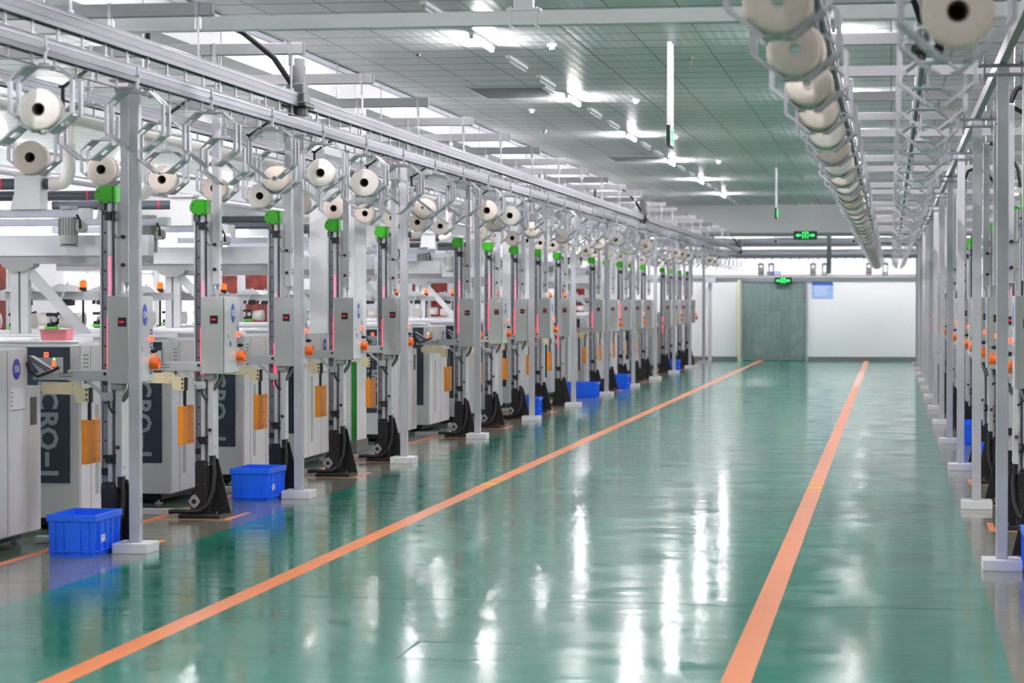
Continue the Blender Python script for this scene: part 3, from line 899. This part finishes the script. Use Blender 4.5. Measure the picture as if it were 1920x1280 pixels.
# hangers crossing on the far rail, seen edge on
for i, x in enumerate([-3.55, -3.27, -2.12, -1.8, -.6, -.15]):
    put_hanger(x, 67.24, 'small distant hanger on the cross rail, %s from the left' % nth(i + 1), 'hangers on the far cross rail', math.pi / 2, 2.8)
    if i % 2 == 0:
        put_cone(x, 67.24, 'small distant yarn cone on the cross rail, in the %s hanger from left' % nth(i + 1), 'cones on the far cross rail', 'yarn_pale', False, .8, math.pi / 2, 2.6)

# ------------------------------------------------------------------ rail drive motors
def drive(x, y, label, cable=True, sc_=1.0):
    root = empty('drive_motor', (x, y, RZ))
    B('casing_grey').box(-.06, .06, -.08, .08, .1, .17, .006).cyl((0, 0, .17), (0, 0, .3), .058, 20).cyl((0, 0, .3), (0, 0, .35), .052, 20).build('motor_body', root)
    B('black_steel').box(-.09, .09, -.14, .14, -.005, .03, .006).cyl((0, 0, -.06), (0, 0, .0), .07, 20).build('sprocket_housing', root)
    B('dark_metal').box(-.07, .07, -.1, .1, .03, .1, .004).build('gear_case', root)
    if cable:
        B('black_rubber').tube([(-.03, -.05, .16), (-.1, -.3, .33), (-.22, -.7, .47), (-.35, -1.1, .54), (-.5, -1.4, .55), (-.65, -1.5, .46), (-.66, -1.5, .3)], .02, 10).build('black_hose', root)
    tag(root, label, 'motor', 'rail drive motors')
drive(R1, 17.1, 'grey drive motor with arching black hose on the near left rail')
drive(R1, 41.8, 'grey drive motor halfway along the left rail')
drive(R1, 68.9, 'grey drive motor at the far end of the left rail')
drive(.2, 13.9, 'dark drive unit under the right rails near the camera')
# loose black hoses and small black arms below the left rails
for i in range(9):
    o = B('black_steel').bar((0, 0, 0), (.225, 0, .15), .02, .02).box(-.012, .008, -.01, .01, -.17, .008).box(-.03, .0, -.01, .01, -.004, .01).build('stopper_arm', loc=(-5.42, 13.03 + P_ * i, 3.17))
    tag(o, 'small black slanted stopper arm below the left rails, %s from the camera' % nth(i + 1), 'stopper arm', 'stopper arms under the left rails')
for i, (x, y) in enumerate([(.9, 16.62), (.9, 18.98), (.9, 21.34), (.9, 26.06), (.9, 30.78)]):
    o = B('black_rubber').tube([(0, 0, 0), (.05, 0, .12), (.15, 0, .16), (.3, 0, .08), (.42, 0, -.1), (.45, 0, -.3)], .02, 8).build('black_hose', loc=(x, y, 3.26))
    tag(o, 'short black hose arching beside the right post tops, %s from the camera' % nth(i + 1), 'hose', 'black hoses over the right row')

# ------------------------------------------------------------------ knitting machines
def machine(mir, detail=True):
    root = empty('knitting_machine')
    def Pt(mb, name, par=root): return mb.build(name, par, mir=mir)
    W = -2.9
    bd = B('machine_paint').box(W, 0, 0, 1.22, .09, 1.42, .008)
    bd.use('machine_white').box(W, -.002, 1.22, 1.5, .09, 1.14, .008)
    bd.use('machine_white').box(0, .006, .012, 1.2, .1, 1.41, .002)
    Pt(bd, 'cabinet')
    Pt(B('black_steel').box(W + .1, -.12, .1, 1.4, .03, .09), 'plinth')
    for (x, y) in ((-.15, .12), (-.15, 1.35), (-1.2, .12)):
        Pt(B('zinc').cyl((x, y, 0), (x, y, .012), .035, 12).cyl((x, y, 0), (x, y, .09), .012, 8), 'levelling_foot')
    side = B('box_paint').box(.006, .009, .34, .42, .25, .95)
    side.use('dark_metal').box(.006, .0075, .225, .23, .1, 1.4).box(.006, .0075, .8, .805, .1, 1.4)
    side.use('motor_grey')
    for k in range(4): side.box(.006, .009, .06, .17, 1.24 + k * .03, 1.255 + k * .03)
    side.use('black_rubber').box(.006, .009, .05, .18, 1.08, 1.085).box(.006, .009, .05, .18, 1.2, 1.205).box(.006, .009, .08, .15, 1.12, 1.16)
    Pt(side, 'side_panels')
    Pt(B('dark_metal').box(.0, .003, 1.28, 1.40, .86, 1.06).box(.003, .006, 1.3, 1.34, .88, .93), 'handle_recess')
    pn = B('navy_panel').box(-.44, -.08, -.008, 0, .36, 1.4, .002)
    pn = Pt(pn, 'navy_panel')
    for (x0_, x1_, z0_, z1_) in ((-.29, -.25, 1.328, 1.338), (-.29, -.25, 1.298, 1.308)): pass
    Pt(B('lamp_red').box(-.285, -.249, -.01, -.008, 1.325, 1.337).box(-.285, -.249, -.01, -.008, 1.349, 1.361).box(-.285, -.275, -.01, -.008, 1.325, 1.361).box(-.259, -.249, -.01, -.008, 1.325, 1.361), 'square_emblem', pn)
    t = MB()
    cx = -.262 if not mir else .262
    for ch_, z in (('M', 1.245), ('I', 1.12), ('C', 1.0), ('R', .845), ('O', .70), ('I', .435)):
        put_text(t, 'letter_grey', ch_, .218, (cx, -.009, z), (0, 0, -1), (1, 0, 0))
    t.box(cx - .016, cx + .016, -.0092, -.008, .485, .598)
    t.build('lettering', pn)
    Pt(B('zinc').cyl((-.03, -.004, .95), (-.03, 0, .95), .008, 8).cyl((-.03, -.004, 1.3), (-.03, 0, 1.3), .008, 8), 'panel_screw')
    # number oval on the side
    ov = B('label_blue').prism([(.98 + .075 * math.cos(a), 1.27 + .075 * math.sin(a)) for a in [2 * math.pi * i / 24 for i in range(24)]], .006, .008, 'X')
    Pt(ov, 'number_plate')
    pp = B('label_white').box(.006, .0075, .86, 1.14, .98, 1.14)
    pp.use('label_blue').box(.0075, .008, .86, 1.14, .98, .985)
    pp.use('dark_metal')
    for z in (1.01, 1.04, 1.07, 1.1): pp.box(.0075, .008, .88, .9, z, z + .012)
    Pt(pp, 'paper_label')
    # top ledge and bench
    tb = B('machine_white').box(W, -.02, .02, .2, 1.42, 1.45, .006)
    tb.use('aluminium').box(W, -.02, .015, .021, 1.43, 1.44)
    tb.use('machine_white').box(W, -.3, .7, 1.2, 1.42, 1.46, .006)
    Pt(tb, 'top_ledge')
    # yarn guide beam
    gb = B('machine_paint').box(W, -1.05, 1.0, 1.08, 1.76, 1.84, .004)
    gb.use('machine_white')
    for x in (-1.35, -1.75, -2.15, -2.6):
        gb.prism([(x - .18, 1.84), (x + .18, 1.84), (x + .1, 1.9), (x - .02, 1.91)], .9, 1.06)
        gb.bar((x - .02, .93, 1.72), (x + .06, .93, 1.92), .03, .015)
    gb.use('black_rubber')
    for x in (-1.3, -1.7, -2.1, -2.55):
        gb.box(x - .05, x + .03, .95, 1.02, 1.71, 1.77, .005).box(x - .12, x - .09, .95, 1.0, 1.72, 1.76)
    gb.v = [(p[0], p[1] + .12, p[2]) for p in gb.v]
    Pt(gb, 'yarn_guide_beam')
    for i, x in enumerate((-1.3, -1.66, -2.02, -2.38)):
        wb = B('yarn_pale').lathe([(.0, -.075), (.06, -.075), (.072, .06), (.0, .075)], (x, 1.1, 1.57), 'X', 20)
        pk = Pt(wb, 'yarn_package')
        mm = B('black_steel').cyl((x - .16, 1.0, 1.585), (x - .08, 1.0, 1.585), .03, 10).box(x - .19, x - .12, .94, 1.04, 1.5, 1.57, .008).bar((x - .15, .95, 1.55), (x - .08, .95, 1.66), .03, .02).box(x - .2, x - .1, .95, 1.0, 1.63, 1.66, .006)
        mm.use('zinc').cyl((x - .11, .94, 1.6), (x - .11, .92, 1.6), .025, 10)
        mm.v = [(p[0], p[1] + .1, p[2] - .015) for p in mm.v]
        Pt(mm, 'winding_head')
        Pt(B('bright_green').box(x - .17, x - .05, .92, .98, 1.498, 1.52, .004), 'green_tray')
    # beacon
    Pt(B('black_steel').cyl((-1.18, 1.15, 1.5), (-1.18, 1.15, 1.84), .011, 10).cyl((-1.18, 1.15, 1.84), (-1.18, 1.15, 1.88), .035, 16).cyl((-1.18, 1.15, 1.5), (-1.18, 1.15, 1.51), .04, 12), 'beacon_pole')
    Pt(B('beacon_orange').lathe([(.034, 1.88), (.034, 1.92), (.028, 1.94), (.0, 1.95)], (-1.18, 1.15, 0), 'Z', 18), 'beacon')
    # overhead suction rail, motor, hopper and pipe
    rl = B('aluminium').box(-3.1, -1.16, 1.05, 1.15, 2.50, 2.57, .004)
    rl.use('machine_paint').box(-1.16, -1.06, 1.04, 1.16, 2.49, 2.58, .004)
    rl.v = [(p[0] + .14, p[1] - .48, p[2]) for p in rl.v]
    Pt(rl, 'overhead_rail')
    mo = B('motor_grey').cyl((-1.27, 1.1, 2.26), (-1.27, 1.1, 2.5), .085, 24).cyl((-1.27, 1.1, 2.235), (-1.27, 1.1, 2.25), .085, 24).cyl((-1.27, 1.1, 2.57), (-1.27, 1.1, 2.6), .08, 20)
    mo.use('black_rubber').cyl((-1.27, 1.1, 2.25), (-1.27, 1.1, 2.262), .07, 20)
    mo.use('dark_metal')
    for k in range(8):
        a = math.radians(200 + k * 18)
        mo.box(-1.27 + .087 * math.cos(a) - .003, -1.27 + .087 * math.cos(a) + .003, 1.1 + .087 * math.sin(a) - .003, 1.1 + .087 * math.sin(a) + .003, 2.34, 2.49)
    mo.use('motor_grey').box(-1.2, -1.1, 1.04, 1.14, 2.36, 2.46, .02)
    mo.use('black_rubber').tube([(-1.14, 1.03, 2.4), (-1.13, 1.0, 2.47), (-1.16, 1.0, 2.52)], .012, 8)
    mo.v = [(p[0] + .14, p[1] - .48, p[2]) for p in mo.v]
    Pt(mo, 'hanging_motor')
    hp = B('machine_paint').prism([(-1.78, 2.57), (-1.74, 2.72), (-1.74, 2.88), (-1.5, 2.88), (-1.5, 2.72), (-1.5, 2.57)], 1.0, 1.2)
    hp.box(-1.76, -1.48, .98, 1.22, 2.88, 2.905)
    hp.v = [(p[0] + .14, p[1] - .48, p[2]) for p in hp.v]
    Pt(hp, 'suction_hopper')
    pi = B('pvc_dark').cyl((-3.1, 1.1, 2.80), (-1.42, 1.1, 2.80), .05, 20)
    pi.use('lamp_red' if False else 'label_red').cyl((-1.9, 1.1, 2.80), (-1.88, 1.1, 2.80), .0505, 20)
    pi.use('pvc_white').tube([(-1.44, 1.1, 2.80), (-1.38, 1.1, 2.80), (-1.32, 1.1, 2.815), (-1.285, 1.1, 2.85), (-1.27, 1.1, 2.91), (-1.27, 1.1, 3.0), (-1.27, 1.1, 3.40)], .062, 20)
    pi.v = [(p[0] + .14, p[1] - .48, p[2]) for p in pi.v]
    Pt(pi, 'suction_pipe')
    return root
MX, MY0 = -6.12, 17.74
MINOR_M = {'levelling_foot', 'panel_screw', 'paper_label', 'handle_recess', 'winding_head', 'green_tray', 'square_emblem', 'lettering'}
SKIP_M = {4, 10, 16}
pm = machine(False)
n = 0
for k in range(-1, 22):
    if k in SKIP_M: continue
    n += 1
    o = pm if n == 1 else copy_tree(pm, keep=(None if k < 6 else (lambda c: c.name.split('.')[0] not in MINOR_M)))
    o.location = (MX, MY0 + P_ * k, 0)
    tag(o, 'grey machine cabinet with navy panel, %s from the camera in the left row' % nth(n), 'machine', 'machines along the left side')
    if k < 3:
        for c in o.children:
            if c.name.startswith('number_plate'):
                t = MB(); put_text(t, 'label_white', str(125 + k), .068, (.0085, .98, 1.27), (0, 1, 0), (0, 0, 1)); t.build('number', c)
pmr = machine(True)
n = 0
for k in range(3, 22):
    if k in SKIP_M: continue
    n += 1
    o = pmr if n == 1 else copy_tree(pmr, keep=(lambda c: c.name.split('.')[0] not in MINOR_M))
    o.location = (1.66, MY0 + P_ * k, 0)
    tag(o, 'grey machine cabinet, %s from the camera in the right row' % nth(n), 'machine', 'machines along the right side')
# large machine in background with orange acrylic windows
def tester():
    root = empty('inspection_cabinet')
    B('machine_white').box(-.5, .5, 0, .74, 0, 2.25, .01).build('cabinet', root)
    for (x0, x1, z0, z1) in ((-.46, -.22, 1.86, 2.12), (-.1, .22, 1.84, 2.16), (-.1, .22, 1.42, 1.78)):
        f = B('white_paint').box(x0 - .02, x1 + .02, -.02, 0, z0 - .02, z1 + .02, .003).build('window_surround', root)
        B('orange_glass').box(x0, x1, -.024, -.02, z0, z1).build('pane', f)
    q = B('machine_white').box(-.3, -.17, -.08, -.02, 1.45, 1.82, .005).build('button_box', root)
    B('lamp_red').cyl((-.235, -.11, 1.75), (-.235, -.08, 1.75), .03, 14).build('red_button', q)
    B('black_rubber').cyl((-.235, -.1, 1.65), (-.235, -.08, 1.65), .02, 12).build('black_button', q)
    B('tape_green').cyl((-.235, -.1, 1.57), (-.235, -.08, 1.57), .02, 12).build('green_button', q)
    return root
pt = tester()
for i, (x, y) in enumerate([(-9.3, 24.02), (-8.98, 33.46), (-8.55, 45.26), (-8.6, 66.5)]):
    o = pt if i == 0 else copy_tree(pt)
    o.location = (x, y, 0)
    tag(o, 'white cabinet with dark orange windows behind the machines, %s from the camera' % nth(i + 1), 'cabinet', 'cabinets with orange windows')
# gantries
def gantry():
    root = empty('overhead_gantry')
    B('machine_white').box(-1.6, 1.2, -.08, .08, 2.16, 2.345, .006).build('main_beam', root)
    B('arm_paint').box(-1.6, 1.2, -.06, .06, 2.09, 2.16).build('lower_flange', root)
    for x in (-.075, .02):
        B('machine_paint').box(x - .038, x + .038, -.04, .04, 1.461, 2.09, .004).build('leg', root)
    B('machine_paint').bar((.0, 0, 2.08), (.58, 0, 1.46), .055, .085).build('brace', root)
    B('motor_grey').prism([(-.18, 2.09), (.12, 2.09), (.12, 2.07), (.035, 2.02), (-.09, 2.02), (-.18, 2.07)], -.083, .083).build('pad', root)
    return root
pg = gantry()
n = 0
for k in range(0, 10):
    o = pg if k == 0 else copy_tree(pg)
    o.location = (-7.76, 20.96 + 4.72 * k, 0)
    tag(o, 'white overhead gantry beam with braced leg above the left machines, %s from the camera' % nth(k + 1), 'gantry', 'gantries above the left machines')
# main suction pipe and light trunking on the left
tag(B('pvc_white').cyl((-7.25, 5, 3.41), (-7.25, 68, 3.41), .083, 24).build('main_pipe'), 'large white plastic pipe running above the left machines', 'pipe')
tag(B('white_paint').box(-6.92, -6.82, 5, 68, 3.36, 3.44, .006).build('cable_trunking'), 'straight white cable trunking between left rails and white pipe', 'trunking')
tag(B('zinc').cyl((-8.6, 5, 3.3), (-8.6, 68, 3.3), .035, 12).build('compressed_air_pipe'), 'thin silver pipe running behind the large white pipe', 'pipe')
tag(B('zinc').cyl((-9.0, 5, 3.1), (-9.0, 68, 3.1), .05, 12).build('compressed_air_pipe'), 'lower silver pipe running behind the large white pipe', 'pipe')

# ------------------------------------------------------------------ crates and baskets
def crate():
    root = empty('storage_crate')
    W, D, H = .34, .56, .29; t_ = .012; tp = .014
    c = B('crate_blue')
    def ring(w, d, z): return [(-w / 2, -d / 2, z), (w / 2, -d / 2, z), (w / 2, d / 2, z), (-w / 2, d / 2, z)]
    o_ = ring(W - 2 * tp, D - 2 * tp, 0) + ring(W, D, H) + ring(W - 2 * t_, D - 2 * t_, H) + ring(W - 2 * tp - 2 * t_, D - 2 * tp - 2 * t_, t_)
    fs = [(3, 2, 1, 0), (12, 13, 14, 15)]
    for k in range(3):
        for i in range(4):
            j = (i + 1) % 4; fs.append((k * 4 + i, k * 4 + j, k * 4 + 4 + j, k * 4 + 4 + i))
    c.add(o_, fs)
    c.build('body', root)
    r = B('crate_blue')
    for (x0, x1, y0, y1) in ((-W / 2 - .008, W / 2 + .008, -D / 2 - .008, -D / 2 + .004), (-W / 2 - .008, W / 2 + .008, D / 2 - .004, D / 2 + .008),
                             (-W / 2 - .008, -W / 2 + .004, -D / 2, D / 2), (W / 2 - .004, W / 2 + .008, -D / 2, D / 2)):
        r.box(x0, x1, y0, y1, H - .045, H, .003)
    r.build('rim', root)
    rb = B('crate_blue')
    for x in (-W / 2 + .05, -.06, .06, W / 2 - .05): rb.box(x - .004, x + .004, -D / 2 - .004, -D / 2 + .014, .02, H - .045)
    for y in (-D / 2 + .05, -.18, -.06, .06, .18, D / 2 - .05): rb.box(W / 2 - .014, W / 2 + .004, y - .004, y + .004, .02, H - .045).box(-W / 2 - .004, -W / 2 + .014, y - .004, y + .004, .02, H - .045)
    rb.box(-W / 2 - .002, W / 2 + .002, -D / 2 - .002, D / 2 + .002, .035, .043)
    rb.build('ribs', root)
    return root
pc = crate()
crs = [((-5.53, 16.12, 0), 'blue plastic crate beside the nearest left post'),
       ((-5.52, 20.75, -1), 'blue plastic crate beside the second left post'),
       ((-5.45, 36.5, 2), 'blue plastic crate behind the fifth left post'),
       ((-5.52, 43.6, 88), 'blue plastic crate farther down the left row, before the seventh post'),
       ((-5.35, 48.2, 0), 'narrow blue crate beyond the seventh left post'),
       ((-5.4, 60.5, 0), 'most distant small blue crate in the left row'),
       ((1.02, 15.85, 0), 'blue plastic crate cut by the right edge of the picture'),
       ((1.08, 25.3, 0), 'blue crate seen between the second and third right posts'),
       ((1.05, 30.15, 0), 'upright sliver of blue crate between distant right posts'),
       ((1.05, 36.3, 0), 'farthest blue crate behind the right posts')]
for i, ((x, y, a), lb_) in enumerate(crs):
    o = pc if i == 0 else copy_tree(pc)
    o.location = (x, y, 0); o.rotation_euler = (0, 0, math.radians(a))
    tag(o, lb_, 'crate', 'blue storage crates')
    if i == 0:
        t = MB(); put_text(t, 'label_white', '5&8', .07, (.1675, -.1, .12), (0, 1, .1), (0, 0, 1)); t.build('handwritten_mark', o)
bk = B('pink_plastic').prism([(-.1, .015), (-.09, 0), (.09, 0), (.1, .015), (.105, .085), (-.105, .085)], -.08, .08)
bk.use('pink_plastic').box(-.11, .11, -.085, .085, .072, .085)
tag(bk.build('plastic_basket', loc=(-6.35, 17.87, 1.45)), 'pink plastic basket on top of the nearest navy-panelled machine', 'basket')
o = B('pink_plastic').cyl((-.13, 0, .05), (.13, 0, .05), .045, 18).build('yarn_roll', loc=(-6.6, 32.0, 1.45))
B('core_brown').cyl((-.135, 0, .05), (-.13, 0, .05), .03, 14).build('core_tube', o)
tag(o, 'pink roll lying on a machine top past the first pillar', 'yarn roll')
